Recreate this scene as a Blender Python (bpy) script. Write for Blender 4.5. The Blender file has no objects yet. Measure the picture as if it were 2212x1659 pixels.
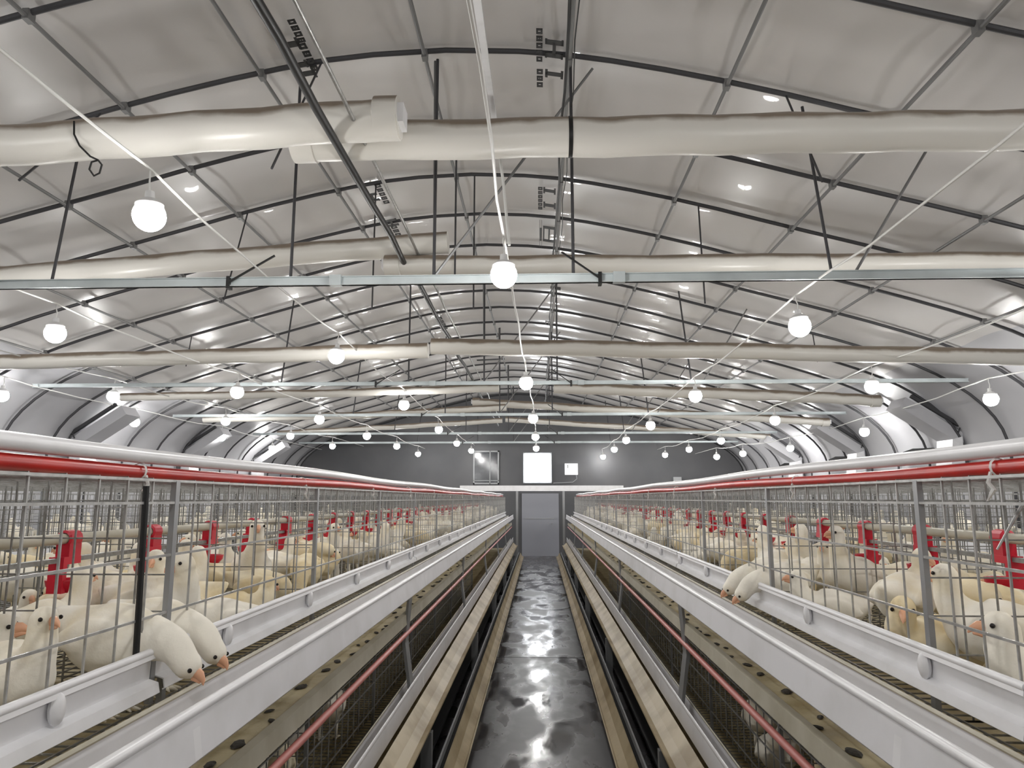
import bpy, bmesh, math, random
from mathutils import Vector, Matrix
random.seed(7)
SC = bpy.context.scene
COL = SC.collection
H = 1.70                       # camera height above the floor
FPX = 1560.0
PITCH = math.radians(9.03); YAW = math.radians(2.16)

# ------------------------------------------------------------------ camera
cam_d = bpy.data.cameras.new('camera'); cam = bpy.data.objects.new('camera', cam_d); COL.objects.link(cam)
cam.location = (0, 0, H); cam.rotation_euler = (math.pi/2 + PITCH, 0, YAW)
cam_d.sensor_width = 36; cam_d.lens = 36*FPX/2212; cam_d.clip_start = .02; cam_d.clip_end = 200
SC.camera = cam
ROT = cam.rotation_euler.to_matrix()

def ray(px, py):
    return (ROT @ Vector(((px-1106)/FPX, (829.5-py)/FPX, -1))).normalized()
def atY(px, py, y):
    d = ray(px, py); return Vector((0, 0, H)) + d*(y/d.y)
def atZ(px, py, z):            # z measured from the camera's height
    d = ray(px, py); return Vector((0, 0, H)) + d*(z/d.z)

# ------------------------------------------------------------------ materials
def mat(name, col, rough=.5, metal=0., spec=.5, noise=None, bump=None, emit=None, coat=0., rvar=None):
    """noise=(scale, other colour, lo, hi)  bump=(scale, strength)  rvar=(scale, rough2, lo, hi)"""
    m = bpy.data.materials.new(name); m.use_nodes = True
    nt = m.node_tree; b = nt.nodes['Principled BSDF']
    b.inputs['Base Color'].default_value = (*col, 1); b.inputs['Roughness'].default_value = rough
    b.inputs['Metallic'].default_value = metal; b.inputs['Specular IOR Level'].default_value = spec
    b.inputs['Coat Weight'].default_value = coat
    tc = nt.nodes.new('ShaderNodeTexCoord'); co = tc.outputs['Object']
    def nz(scale, lo, hi, det=5):
        n = nt.nodes.new('ShaderNodeTexNoise'); n.inputs['Scale'].default_value = scale; n.inputs['Detail'].default_value = det
        nt.links.new(co, n.inputs['Vector'])
        r = nt.nodes.new('ShaderNodeMapRange'); r.inputs['From Min'].default_value = lo; r.inputs['From Max'].default_value = hi
        nt.links.new(n.outputs['Fac'], r.inputs['Value']); return r.outputs['Result']
    if noise:
        mx = nt.nodes.new('ShaderNodeMix'); mx.data_type = 'RGBA'
        mx.inputs[6].default_value = (*col, 1); mx.inputs[7].default_value = (*noise[1], 1)
        nt.links.new(nz(noise[0], noise[2], noise[3]), mx.inputs[0]); nt.links.new(mx.outputs[2], b.inputs['Base Color'])
    if rvar:
        r = nt.nodes.new('ShaderNodeMapRange'); nt.links.new(nz(rvar[0], rvar[2], rvar[3]), r.inputs['Value'])
        r.inputs['To Min'].default_value = rough; r.inputs['To Max'].default_value = rvar[1]
        nt.links.new(r.outputs['Result'], b.inputs['Roughness'])
    if bump:
        n = nt.nodes.new('ShaderNodeTexNoise'); n.inputs['Scale'].default_value = bump[0]; n.inputs['Detail'].default_value = 4
        nt.links.new(co, n.inputs['Vector'])
        bp = nt.nodes.new('ShaderNodeBump'); bp.inputs['Strength'].default_value = bump[1]; bp.inputs['Distance'].default_value = .01
        nt.links.new(n.outputs['Fac'], bp.inputs['Height']); nt.links.new(bp.outputs['Normal'], b.inputs['Normal'])
    if emit:
        b.inputs['Emission Color'].default_value = (*emit[0], 1); b.inputs['Emission Strength'].default_value = emit[1]
    return m

M = {}
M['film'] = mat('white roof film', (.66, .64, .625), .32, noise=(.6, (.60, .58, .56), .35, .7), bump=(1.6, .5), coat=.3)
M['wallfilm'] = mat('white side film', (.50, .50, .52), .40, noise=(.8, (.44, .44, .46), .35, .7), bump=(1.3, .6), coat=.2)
M['farwall'] = mat('grey end wall board', (.085, .088, .095), .6, noise=(.7, (.13, .13, .135), .3, .7))
M['rib'] = mat('dark grey steel tube', (.06, .06, .065), .5, metal=.3)
M['purlin'] = mat('grey steel tube', (.20, .20, .20), .45, metal=.3)
M['beam'] = mat('pale galvanised beam', (.55, .60, .61), .4, metal=.2, noise=(3, (.42, .46, .47), .4, .7))
M['galv'] = mat('galvanised wire', (.27, .27, .26), .4, metal=.5, noise=(40, (.17, .165, .15), .4, .7))
M['galvw'] = mat('bright galvanised rod', (.45, .45, .44), .35, metal=.45, noise=(30, (.30, .30, .29), .4, .7))
M['post'] = mat('galvanised post', (.30, .31, .32), .4, metal=.5, noise=(20, (.3, .3, .3), .4, .7))
M['white'] = mat('white plastic', (.80, .80, .82), .32, noise=(9, (.72, .72, .73), .45, .75))
M['white2'] = mat('white trough plastic', (.76, .76, .79), .35, noise=(5, (.66, .66, .67), .45, .75))
M['red'] = mat('red plastic', (.50, .015, .008), .35, noise=(8, (.38, .012, .010), .4, .7))
M['crimson'] = mat('crimson plastic', (.55, .008, .03), .35)
M['pink'] = mat('faded red pipe', (.50, .17, .15), .45)
M['cream'] = mat('cream rail', (.52, .49, .40), .45, noise=(6, (.40, .37, .28), .4, .7))
M['tan'] = mat('tan soiled board', (.46, .38, .24), .4, noise=(3.5, (.27, .20, .10), .4, .65))
M['belt'] = mat('soiled manure belt', (.50, .43, .26), .6, noise=(7, (.36, .29, .15), .4, .6), bump=(30, .4))
M['dung'] = mat('dark dropping', (.035, .030, .022), .7, bump=(60, .6))
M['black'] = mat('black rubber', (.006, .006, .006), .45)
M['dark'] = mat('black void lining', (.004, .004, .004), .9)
M['cable'] = mat('white cable', (.74, .74, .72), .45)
M['lampcap'] = mat('white lamp holder', (.7, .7, .7), .4)
M['bulb'] = mat('lit bulb', (.9, .9, .9), .4, emit=((1, .985, .96), 140))
M['glow'] = mat('bright daylight pane', (.9, .9, .9), .4, emit=((.93, .96, 1), 14))
M['ink'] = mat('black printing ink', (.01, .01, .01), .5)
M['glassdark'] = mat('dark window pane', (.04, .043, .05), .12, noise=(5, (.10, .105, .115), .5, .8))
M['doorgrey'] = mat('blue grey door sheet', (.33, .34, .38), .4)
M['frame'] = mat('light grey frame', (.38, .39, .40), .45)
M['feather'] = mat('cream white feathers', (.90, .86, .76), .75, spec=.2, noise=(9, (.80, .70, .48), .45, .8), bump=(45, .22))
M['feather2'] = mat('yellowish cream feathers', (.80, .67, .42), .75, spec=.2, noise=(8, (.90, .85, .70), .4, .7), bump=(45, .22))
M['beak'] = mat('pinkish orange beak', (.78, .42, .26), .4)
M['eye'] = mat('black eye', (.01, .007, .006), .12)
M['leg'] = mat('pale yellow leg', (.70, .45, .20), .5)
M['feed'] = mat('brown feed meal', (.36, .25, .11), .9, noise=(60, (.20, .13, .05), .35, .65), bump=(90, .9))
M['board'] = mat('brown dusty edge', (.30, .24, .18), .7)

def floor_mat():
    m = bpy.data.materials.new('wet dark concrete'); m.use_nodes = True; nt = m.node_tree; b = nt.nodes['Principled BSDF']
    tc = nt.nodes.new('ShaderNodeTexCoord')
    mp = nt.nodes.new('ShaderNodeMapping'); mp.inputs['Scale'].default_value = (1, .45, 1); nt.links.new(tc.outputs['Object'], mp.inputs['Vector'])
    n1 = nt.nodes.new('ShaderNodeTexNoise'); n1.inputs['Scale'].default_value = 3.2; n1.inputs['Detail'].default_value = 5; n1.inputs['Distortion'].default_value = .2
    nt.links.new(mp.outputs['Vector'], n1.inputs['Vector'])
    r = nt.nodes.new('ShaderNodeMapRange'); r.inputs['From Min'].default_value = .42; r.inputs['From Max'].default_value = .62
    r.inputs['To Min'].default_value = .42; r.inputs['To Max'].default_value = .09; nt.links.new(n1.outputs['Fac'], r.inputs['Value'])
    nt.links.new(r.outputs['Result'], b.inputs['Roughness'])
    n2 = nt.nodes.new('ShaderNodeTexNoise'); n2.inputs['Scale'].default_value = 7; n2.inputs['Detail'].default_value = 6; nt.links.new(tc.outputs['Object'], n2.inputs['Vector'])
    mx = nt.nodes.new('ShaderNodeMix'); mx.data_type = 'RGBA'; mx.inputs[6].default_value = (.052, .049, .052, 1); mx.inputs[7].default_value = (.095, .09, .093, 1)
    nt.links.new(n2.outputs['Fac'], mx.inputs[0]); nt.links.new(mx.outputs[2], b.inputs['Base Color'])
    bp = nt.nodes.new('ShaderNodeBump'); bp.inputs['Strength'].default_value = .25; bp.inputs['Distance'].default_value = .010
    n3 = nt.nodes.new('ShaderNodeTexNoise'); n3.inputs['Scale'].default_value = 5.5; n3.inputs['Detail'].default_value = 3; nt.links.new(mp.outputs['Vector'], n3.inputs['Vector'])
    nt.links.new(n3.outputs['Fac'], bp.inputs['Height']); nt.links.new(bp.outputs['Normal'], b.inputs['Normal'])
    return m
M['floor'] = floor_mat()

def duct_mat():                # white duct, brown dust settled on its upper side
    m = mat('dusty white duct', (.74, .72, .68), .33); nt = m.node_tree; b = nt.nodes['Principled BSDF']
    g = nt.nodes.new('ShaderNodeNewGeometry'); s = nt.nodes.new('ShaderNodeSeparateXYZ'); nt.links.new(g.outputs['Normal'], s.inputs[0])
    tc = nt.nodes.new('ShaderNodeTexCoord'); n = nt.nodes.new('ShaderNodeTexNoise'); n.inputs['Scale'].default_value = 3; n.inputs['Detail'].default_value = 6
    nt.links.new(tc.outputs['Object'], n.inputs['Vector'])
    a = nt.nodes.new('ShaderNodeMath'); a.operation = 'MULTIPLY_ADD'; a.inputs[1].default_value = .9; nt.links.new(n.outputs['Fac'], a.inputs[0]); nt.links.new(s.outputs['Z'], a.inputs[2])
    r = nt.nodes.new('ShaderNodeMapRange'); r.inputs['From Min'].default_value = .66; r.inputs['From Max'].default_value = .98; nt.links.new(a.outputs[0], r.inputs['Value'])
    mx = nt.nodes.new('ShaderNodeMix'); mx.data_type = 'RGBA'; mx.inputs[6].default_value = (.74, .72, .67, 1); mx.inputs[7].default_value = (.24, .19, .145, 1)
    nt.links.new(r.outputs['Result'], mx.inputs[0]); nt.links.new(mx.outputs[2], b.inputs['Base Color'])
    return m
M['duct'] = duct_mat()

# ------------------------------------------------------------------ mesh builder
class MB:
    def __init__(s): s.v = []; s.f = []; s.mi = []; s.cur = 0
    def add(s, vs, fs):
        o = len(s.v); s.v += [tuple(v) for v in vs]; s.f += [tuple(i+o for i in f) for f in fs]; s.mi += [s.cur]*len(fs); return s
    def box(s, x0, y0, z0, x1, y1, z1):
        vs = [(x, y, z) for z in (z0, z1) for y in (y0, y1) for x in (x0, x1)]
        return s.add(vs, [(0, 2, 3, 1), (4, 5, 7, 6), (0, 1, 5, 4), (2, 6, 7, 3), (0, 4, 6, 2), (1, 3, 7, 5)])
    def bar(s, a, b, w, h=None):
        a = Vector(a); b = Vector(b); h = h or w; d = (b-a)
        if d.length < 1e-6: return s
        d.normalize(); up = Vector((0, 0, 1)) if abs(d.z) < .9 else Vector((0, 1, 0))
        u = d.cross(up).normalized(); t = u.cross(d)
        vs = [p+u*(i*w/2)+t*(j*h/2) for p in (a, b) for i, j in ((-1, -1), (1, -1), (1, 1), (-1, 1))]
        return s.add(vs, [(0, 1, 2, 3), (7, 6, 5, 4), (0, 4, 5, 1), (1, 5, 6, 2), (2, 6, 7, 3), (3, 7, 4, 0)])
    def tube(s, pts, r, n=8, caps=True):
        pts = [Vector(p) for p in pts]; rs = r if isinstance(r, (list, tuple)) else [r]*len(pts)
        vs = []; fs = []; prev = None
        for i, p in enumerate(pts):
            d = (pts[min(i+1, len(pts)-1)] - pts[max(i-1, 0)]).normalized()
            if prev is None:
                up = Vector((0, 0, 1)) if abs(d.z) < .9 else Vector((0, 1, 0)); u = d.cross(up).normalized()
            else:
                u = (prev - d*prev.dot(d)).normalized()
            prev = u; w = d.cross(u)
            for k in range(n):
                a = 2*math.pi*k/n; vs.append(p + (u*math.cos(a) + w*math.sin(a))*rs[i])
        for i in range(len(pts)-1):
            for k in range(n):
                k2 = (k+1) % n; fs.append((i*n+k, i*n+k2, (i+1)*n+k2, (i+1)*n+k))
        if caps: fs.append(tuple(range(n-1, -1, -1))); fs.append(tuple((len(pts)-1)*n+k for k in range(n)))
        return s.add(vs, fs)
    def lathe(s, prof, c=(0, 0, 0), n=16, axis='z'):
        vs = []; fs = []; c = Vector(c)
        for r, z in prof:
            for k in range(n):
                a = 2*math.pi*k/n
                p = Vector((r*math.cos(a), r*math.sin(a), z))
                if axis == 'x': p = Vector((p.z, p.x, p.y))
                if axis == 'y': p = Vector((p.x, p.z, p.y))
                vs.append(c+p)
        for i in range(len(prof)-1):
            for k in range(n):
                k2 = (k+1) % n; fs.append((i*n+k, i*n+k2, (i+1)*n+k2, (i+1)*n+k))
        return s.add(vs, fs)
    def ext(s, prof, y0, y1, sgn=1, wav=None):
        """closed (x,z) outline extruded along y, x multiplied by sgn"""
        n = len(prof); ys = wav or [y0, y1]
        vs = [(sgn*x, y, z) for y in ys for x, z in prof]; fs = []
        for i in range(len(ys)-1):
            for k in range(n):
                k2 = (k+1) % n; fs.append((i*n+k, i*n+k2, (i+1)*n+k2, (i+1)*n+k))
        fs.append(tuple(range(n))); fs.append(tuple((len(ys)-1)*n+k for k in range(n-1, -1, -1)))
        return s.add(vs, fs)
    def mesh(s, name, mats, smooth=False):
        me = bpy.data.meshes.new(name); me.from_pydata(s.v, [], s.f)
        for m in (mats if isinstance(mats, (list, tuple)) else [mats]): me.materials.append(m)
        if max(s.mi, default=0) > 0: me.polygons.foreach_set('material_index', s.mi)
        bm = bmesh.new(); bm.from_mesh(me); bmesh.ops.recalc_face_normals(bm, faces=bm.faces); bm.to_mesh(me); bm.free()
        if smooth:
            me.polygons.foreach_set('use_smooth', [True]*len(me.polygons))
            try: me.set_sharp_from_angle(angle=math.radians(40))
            except Exception: pass
        me.update(); return me
    def build(s, name, mats, parent=None, smooth=False, loc=(0, 0, 0)):
        o = bpy.data.objects.new(name, s.mesh(name, mats, smooth)); COL.objects.link(o); o.location = loc
        if parent: o.parent = parent
        return o

def sheet(outer, t):
    """open polyline of (x,z) -> closed outline with thickness t"""
    n = len(outer); back = []
    for i, p in enumerate(outer):
        a = Vector(outer[max(i-1, 0)]); b = Vector(outer[min(i+1, n-1)]); d = (b-a).normalized()
        back.append((p[0]-d.y*t, p[1]+d.x*t))
    return list(outer) + back[::-1]

def tag(o, label=None, cat=None, group=None, kind=None):
    if label: o['label'] = label
    if cat: o['category'] = cat
    if group: o['group'] = group
    if kind: o['kind'] = kind
    return o
def empty(name, loc=(0, 0, 0), rz=0):
    o = bpy.data.objects.new(name, None); COL.objects.link(o); o.location = loc; o.rotation_euler = (0, 0, rz); o.empty_display_size = .1; return o
def copy_tree(o, kids=True):
    c = o.copy(); COL.objects.link(c)
    if kids:
        for ch in list(o.children):
            d = ch.copy(); COL.objects.link(d); d.parent = c
            for g in list(ch.children):
                e = g.copy(); COL.objects.link(e); e.parent = d
    return c
ORD = ['nearest', 'second', 'third', 'fourth', 'fifth', 'sixth', 'seventh', 'eighth', 'ninth', 'tenth', 'eleventh', 'twelfth', 'thirteenth', 'fourteenth', 'fifteenth', 'sixteenth', 'seventeenth', 'eighteenth', 'nineteenth', 'twentieth']
SIDE = {-1: 'left', 1: 'right'}

# ------------------------------------------------------------------ room shell
Y0, Y1 = -4.0, 22.3
XC = -.65; HW = 6.85           # house centre line, half width
PROF = [(0, 3.20), (.7, 3.17), (1.35, 3.06), (2.2, 2.86), (3.0, 2.63), (4.0, 2.36), (4.9, 2.10), (5.6, 1.86), (6.1, 1.62), (6.5, 1.33), (6.75, 1.02), (6.85, .70)]
def roof_z(x):                 # height above camera
    a = min(abs(x-XC), HW-.001)
    for (x0, z0), (x1, z1) in zip(PROF, PROF[1:]):
        if x0 <= a <= x1: return z0+(z1-z0)*(a-x0)/(x1-x0)
    return .7
def roof_hit(px, py):
    d = ray(px, py); lo, hi = .3, 60.
    for _ in range(60):
        m = (lo+hi)/2; p = d*m
        if p.z > roof_z(p.x) or abs(p.x-XC) > HW: hi = m
        else: lo = m
    return Vector((0, 0, H)) + d*lo
# smooth profile by subdivision
def chaikin(p, it=2):
    for _ in range(it):
        q = [p[0]]
        for a, b in zip(p, p[1:]): q += [(a[0]*.75+b[0]*.25, a[1]*.75+b[1]*.25), (a[0]*.25+b[0]*.75, a[1]*.25+b[1]*.75)]
        q.append(p[-1]); p = q
    return p
half = chaikin(PROF, 1)
full = [(XC-x, z+H) for x, z in half[::-1]] + [(XC+x, z+H) for x, z in half[1:]]
RIBY = [4.7+i*1.0 for i in range(-8, 18)]
def shell(pts, name, material, thick=.03):
    mb = MB(); ys = []
    y = Y0
    while y <= Y1+.001: ys.append(y); y += .125
    ys[-1] = Y1; n = len(pts); vs = []
    nor = []
    for i in range(n):
        a = Vector(pts[max(i-1, 0)]); b = Vector(pts[min(i+1, n-1)]); d = (b-a).normalized(); nor.append((-d.y, d.x))
    for off in (0, thick):
        for yy in ys:
            ph = (yy-4.7) % 1.0; s = .045*math.sin(math.pi*ph)**.8 if 0 < ph < 1 else 0
            for (x, z), (nx, nz) in zip(pts, nor): vs.append((x+nx*(s+off), yy, z+nz*(s+off)))
    m = len(ys); fs = []
    for L in (0, m*n):
        for j in range(m-1):
            for i in range(n-1):
                a = L+j*n+i; fs.append((a, a+1, a+n+1, a+n) if L == 0 else (a, a+n, a+n+1, a+1))
    mb.add(vs, fs); o = mb.build(name, material)
    o.data.polygons.foreach_set('use_smooth', [True]*len(o.data.polygons)); return o
k = next(i for i, (x, z) in enumerate(full) if z > 1.70+H); k2 = len(full)-1-k
ceiling = tag(shell(full[k:k2+1], 'ceiling', M['film']), kind='structure', label='white plastic film ceiling stretched over the arch ribs')
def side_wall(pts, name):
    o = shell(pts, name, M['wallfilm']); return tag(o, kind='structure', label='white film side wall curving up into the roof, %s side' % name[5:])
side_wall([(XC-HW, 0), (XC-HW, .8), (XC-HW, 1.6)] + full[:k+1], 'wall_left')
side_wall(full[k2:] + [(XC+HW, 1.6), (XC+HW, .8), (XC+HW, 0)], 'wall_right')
def end_wall(y, name, t):
    mb = MB(); P = [(XC-HW, 0)] + full + [(XC+HW, 0)]; n = len(P)
    vs = [(x, y, z) for x, z in P] + [(x, y+t, z) for x, z in P]
    fs = [tuple(range(n)), tuple(range(2*n-1, n-1, -1))] + [(i, (i+1) % n, n+(i+1) % n, n+i) for i in range(n)]
    mb.add(vs, fs); return tag(mb.build(name, M['farwall']), kind='structure', label='dark grey end wall of the house')
end_wall(Y1, 'wall_back', .12); end_wall(Y0, 'wall_front', -.12)
fl = MB(); fl.box(XC-HW, Y0, -.15, XC+HW, Y1, 0); floor = tag(fl.build('floor', M['floor']), kind='structure', label='wet dark concrete floor of the aisle')
jm = MB()
for yy in (4.75, 8.2, 11.6, 15.1, 17.9): jm.box(-.55, yy, -.002, .60, yy+.012, .0012)
jm.build('floor_joint', M['dark'], floor)

# far wall openings
w1 = MB(); w1.box(-.50, Y1-.05, 2.17, .38, Y1, 3.10); o = w1.build('window_1', M['frame']); tag(o, kind='structure', label='brightly glowing square opening in the end wall')
MB().box(-.46, Y1-.07, 2.21, .34, Y1-.045, 3.06).build('pane', M['glow'], o)
w2 = MB()
for b in ((-2.03, 2.14, -1.99, 3.16), (-1.28, 2.14, -1.24, 3.16), (-2.03, 3.12, -1.24, 3.16), (-2.03, 2.14, -1.24, 2.18), (-1.53, 2.14, -1.50, 3.16), (-2.03, 2.24, -1.24, 2.26)):
    w2.box(b[0], Y1-.06, b[1], b[2], Y1, b[3])
o = w2.build('window_2', M['frame']); tag(o, kind='structure', label='dark two pane window in the end wall')
MB().box(-2.0, Y1-.03, 2.16, -1.26, Y1-.015, 3.14).build('pane', M['glassdark'], o)
d1 = MB(); d1.box(-.54, Y1-.06, 0, .58, Y1, 1.86); o = d1.build('door_1', M['doorgrey']); tag(o, kind='structure', label='blue grey door closing the end of the aisle')
MB().box(-.44, Y1-.075, 1.10, .44, Y1-.055, 1.12).build('door_rail', M['frame'], o)
hd = MB(); hd.lathe([(0, 0), (.02, 0), (.02, .05), (0, .05)], (.36, Y1-.11, .95), 10, 'y'); hd.build('door_handle', M['post'], o)

t = empty('control_box', (.97, Y1-.09, 2.42)); tag(t, 'white wall box right of the glowing opening on the end wall', 'control box')
MB().box(-.195, -.09, 0, .195, .09, .34).build('casing', mat('white self glowing box', (.9, .9, .9), .4, emit=((1, 1, 1), .6)), t)  # casing is no lamp; its brightness is put in as a faint glow
MB().box(-.115, -.096, .20, -.10, -.09, .30).box(-.125, -.096, .27, -.10, -.09, .285).build('mark', M['ink'], t)
cb = MB(); cb.tube([(.15, .05, 0), (.17, .05, -.12), (.05, .05, -.22), (-.3, .05, -.24), (-.55, .05, -.25)], .012, 6); cb.build('wall_cable', M['frame'], t, True)
t = MB().box(0, 0, 0, .24, .12, .18).build('junction_box', M['frame'], loc=(4.05, Y1-.13, 2.17)); tag(t, 'small grey junction box low on the end wall, right half', 'junction box')

# ------------------------------------------------------------------ ribs, purlins
rp = [(XC-HW+.03, 0)] + [(x*1.0+(XC-x)*.006, z-.035) for x, z in full] + [(XC+HW-.03, 0)]
ribm = MB().tube([(x, 0, z) for x, z in rp], .019, 8).mesh('arch_rib', M['rib'], True)
for i, y in enumerate(RIBY):
    o = bpy.data.objects.new('arch_rib', ribm); COL.objects.link(o); o.location = (0, y, 0)
    k_ = i-7
    if k_ < 0: lab = 'dark steel arch rib of the roof beside or behind the camera'
    elif k_ < 8: lab = 'dark steel arch rib across the roof, %s one from the camera' % ORD[k_]
    else: lab = 'dark steel arch rib in the far part of the roof and wall'
    tag(o, lab, 'roof rib', 'arch ribs of the roof')
for i, x in enumerate((-6.2, -5.1, -4.0, -2.95, -1.97, -.80, .23, 1.32, 2.42, 3.6, 4.75)):
    z = roof_z(x)+H-.075
    o = MB().tube([(x, Y0+.02, z), (x, Y1-.02, z)], .014, 8)
    for yy in RIBY:
        o.box(x-.02, yy-.03, z-.02, x+.02, yy+.03, z+.045)
    o = o.build('purlin', M['purlin'], smooth=True)
    n = ['leftmost', 'second from left', 'third from left', 'fourth from left', 'fifth from left', 'just left of the ridge', 'just right of the ridge', 'fourth from right', 'third from right', 'second from right', 'rightmost'][i]
    tag(o, 'grey steel purlin running the length of the roof, %s' % n, 'purlin', 'roof purlins')

# printed marks on the film (turned a quarter, as printed along the roll)
def printed(px, py, w, h, kind, name):
    p = roof_hit(px, py); x = p.x; sl = (roof_z(x+.05)-roof_z(x-.05))/.1
    sz = (p-Vector((0, 0, H))).length/FPX
    W = w*sz; Hh = h*sz/ max(.35, abs(p.z-H)/(p-Vector((0, 0, H))).length); mb = MB(); t = .004
    def bx(u0, v0, u1, v1): mb.box(u0*W, v0*Hh, -t, u1*W, v1*Hh, 0)
    if kind == 'H':       # slab serif H lying on its side
        bx(-.5, .22, .5, .46); bx(-.5, -.46, .5, -.22); bx(-.09, -.36, .09, .36)
        for v in (.36, -.36):
            bx(-.5, v-.14, -.38, v+.14); bx(.38, v-.14, .5, v+.14)
    elif kind == 'I':
        bx(-.5, -.28, .5, .28); bx(-.5, -.6, -.36, .6); bx(.36, -.6, .5, .6)
    elif kind == 'B':
        bx(-.5, .35, .5, .5); bx(-.5, -.5, .5, -.35); bx(-.5, -.5, -.38, .5); bx(.38, -.5, .5, .5); bx(-.06, -.5, .06, .5)
    else:                 # column of small characters
        n = int(kind)
        for i in range(n):
            v = -.5+(i+.5)/n; d = .36/n
            bx(-.5, v-d, .5, v-d*.3); bx(-.5, v+d*.3, .5, v+d); bx(-.5, v-d, -.2, v+d); bx(.2, v-d, .5, v+d)
            if i % 2: bx(-.1, v-d, .1, v+d)
    o = mb.build(name, M['ink'], ceiling); ph = (p.y-4.7) % 1.0
    o.location = (x, p.y, p.z-.07+ .0); o.rotation_euler = (0, -math.atan(sl), 0)
for a in ((1197, 86, 36, 34, 'H'), (1197, 141, 36, 12, 'I'), (1165, 78, 12, 62, '5'), (1166, 150, 12, 36, '3'),
          (1187, 398, 26, 10, 'I'), (1187, 430, 26, 10, 'I'), (1167, 415, 9, 48, '6'), (1186, 494, 26, 32, 'B'), (1168, 494, 5, 48, 'I'),
          (1185, 690, 14, 12, 'B'), (1200, 612, 22, 8, '3'), (1060, 770, 60, 6, '2'),
          (626, 76, 38, 16, 'I'), (660, 140, 40, 14, 'I'), (646, 120, 34, 10, 'I'), (642, 46, 14, 40, '4'), (668, 104, 14, 50, '4'),
          (806, 412, 22, 16, 'H'), (826, 405, 12, 40, '5'), (846, 468, 26, 14, 'H'), (858, 490, 12, 30, '4'), (955, 690, 12, 40, '4')):
    printed(*a, 'printed_letter' if a[4] in 'HIB' else 'printed_characters')

# ------------------------------------------------------------------ cross ducts
def duct(pts, y, r, label, capL=False, capR=False, clamps=()):
    P = [atY(px, py, y) for px, py in pts]
    Q = []
    for a, b in zip(P, P[1:]):
        for s in range(6): Q.append(a.lerp(b, s/6))
    Q.append(P[-1])
    for i in range(1, len(Q)-1): Q[i].z += .006*math.sin(i*1.9+y)
    c = Vector((Q[0].x, Q[0].y, Q[0].z)); t = empty('air_duct', c); tag(t, label, 'air duct', 'white ducts across the roof')
    MB().tube([q-c for q in Q], r, 24).build('pipe', M['duct'], t, True)
    for on, q, d in ((capL, Q[0], 1), (capR, Q[-1], -1)):
        if on:
            e = q-c
            MB().lathe([(0, 0), (r*1.08, 0), (r*1.08, .13), (r*.99, .135)], e-Vector((.01 if d > 0 else -.01, 0, 0)), 24, 'x').build('coupling', M['duct'], t, True) if d > 0 else \
            MB().lathe([(r*.99, -.135), (r*1.08, -.13), (r*1.08, 0), (0, 0)], e, 24, 'x').build('coupling', M['duct'], t, True)
            m = MB()
            s = .035*(-d)
            m.box(min(e.x, e.x+s), e.y-r*.55, e.z-r*.45, max(e.x, e.x+s), e.y+r*.55, e.z+r*.55); m.build('end_cap', M['white'], t)
    for px in clamps:
        for a, b in zip(Q, Q[1:]):
            pa = a; X = atY(px, 300, y).x
            if a.x <= X <= b.x:
                q = a.lerp(b, (X-a.x)/(b.x-a.x))-c
                MB().lathe([(r*1.0, -.012), (r*1.03, -.012), (r*1.03, .012), (r*1.0, .012)], q, 24, 'x').build('clamp', M['black'], t, True)
    return t
xl = -7.0*1; 
def px_at(x, y, z=1.9):        # pixel x of a world point (for running ducts out to the wall)
    v = ROT.transposed() @ Vector((x, y, z)); return 1106+FPX*v.x/-v.z
duct([(-900, 372), (0, 316), (430, 286), (862, 256)], 3.75, .113, 'white air duct nearest the camera, left piece ending in a capped coupling', capR=True)
duct([(640, 307), (1230, 297), (1700, 288), (2212, 281), (2900, 275)], 4.0, .115, 'white air duct nearest the camera, right piece with dark clamp', capL=True, clamps=(1232,))
duct([(-330, 624), (20, 597), (500, 560), (968, 524)], 5.9, .095, 'second white air duct, left piece with brown dusty top', capR=False)
duct([(835, 574), (1400, 572), (2212, 566), (2330, 565)], 5.9, .085, 'second white air duct, right piece above the pale beam', capL=True)
duct([(-40, 783), (400, 772), (925, 757)], 7.75, .085, 'third white air duct, left piece')
duct([(932, 748), (1500, 757), (2260, 773)], 7.65, .088, 'third white air duct, right piece')
duct([(262, 858), (700, 850), (1078, 838)], 10.9, .062, 'fourth white air duct, left piece')
duct([(1196, 838), (1600, 852), (1800, 860), (1900, 866)], 10.9, .085, 'fourth white air duct, right piece', capR=True)
duct([(440, 906), (800, 896), (1094, 880)], 13.5, .065, 'fifth white air duct, left piece')
duct([(1022, 868), (1300, 884), (1790, 912)], 13.7, .075, 'fifth white air duct, right piece with blunt inner end', capL=True, capR=True)
duct([(600, 936), (850, 922), (1085, 908)], 17.3, .062, 'farthest white air duct, left piece')
duct([(1092, 906), (1400, 925), (1664, 944)], 17.3, .065, 'farthest white air duct, right piece', capR=True)

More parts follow.
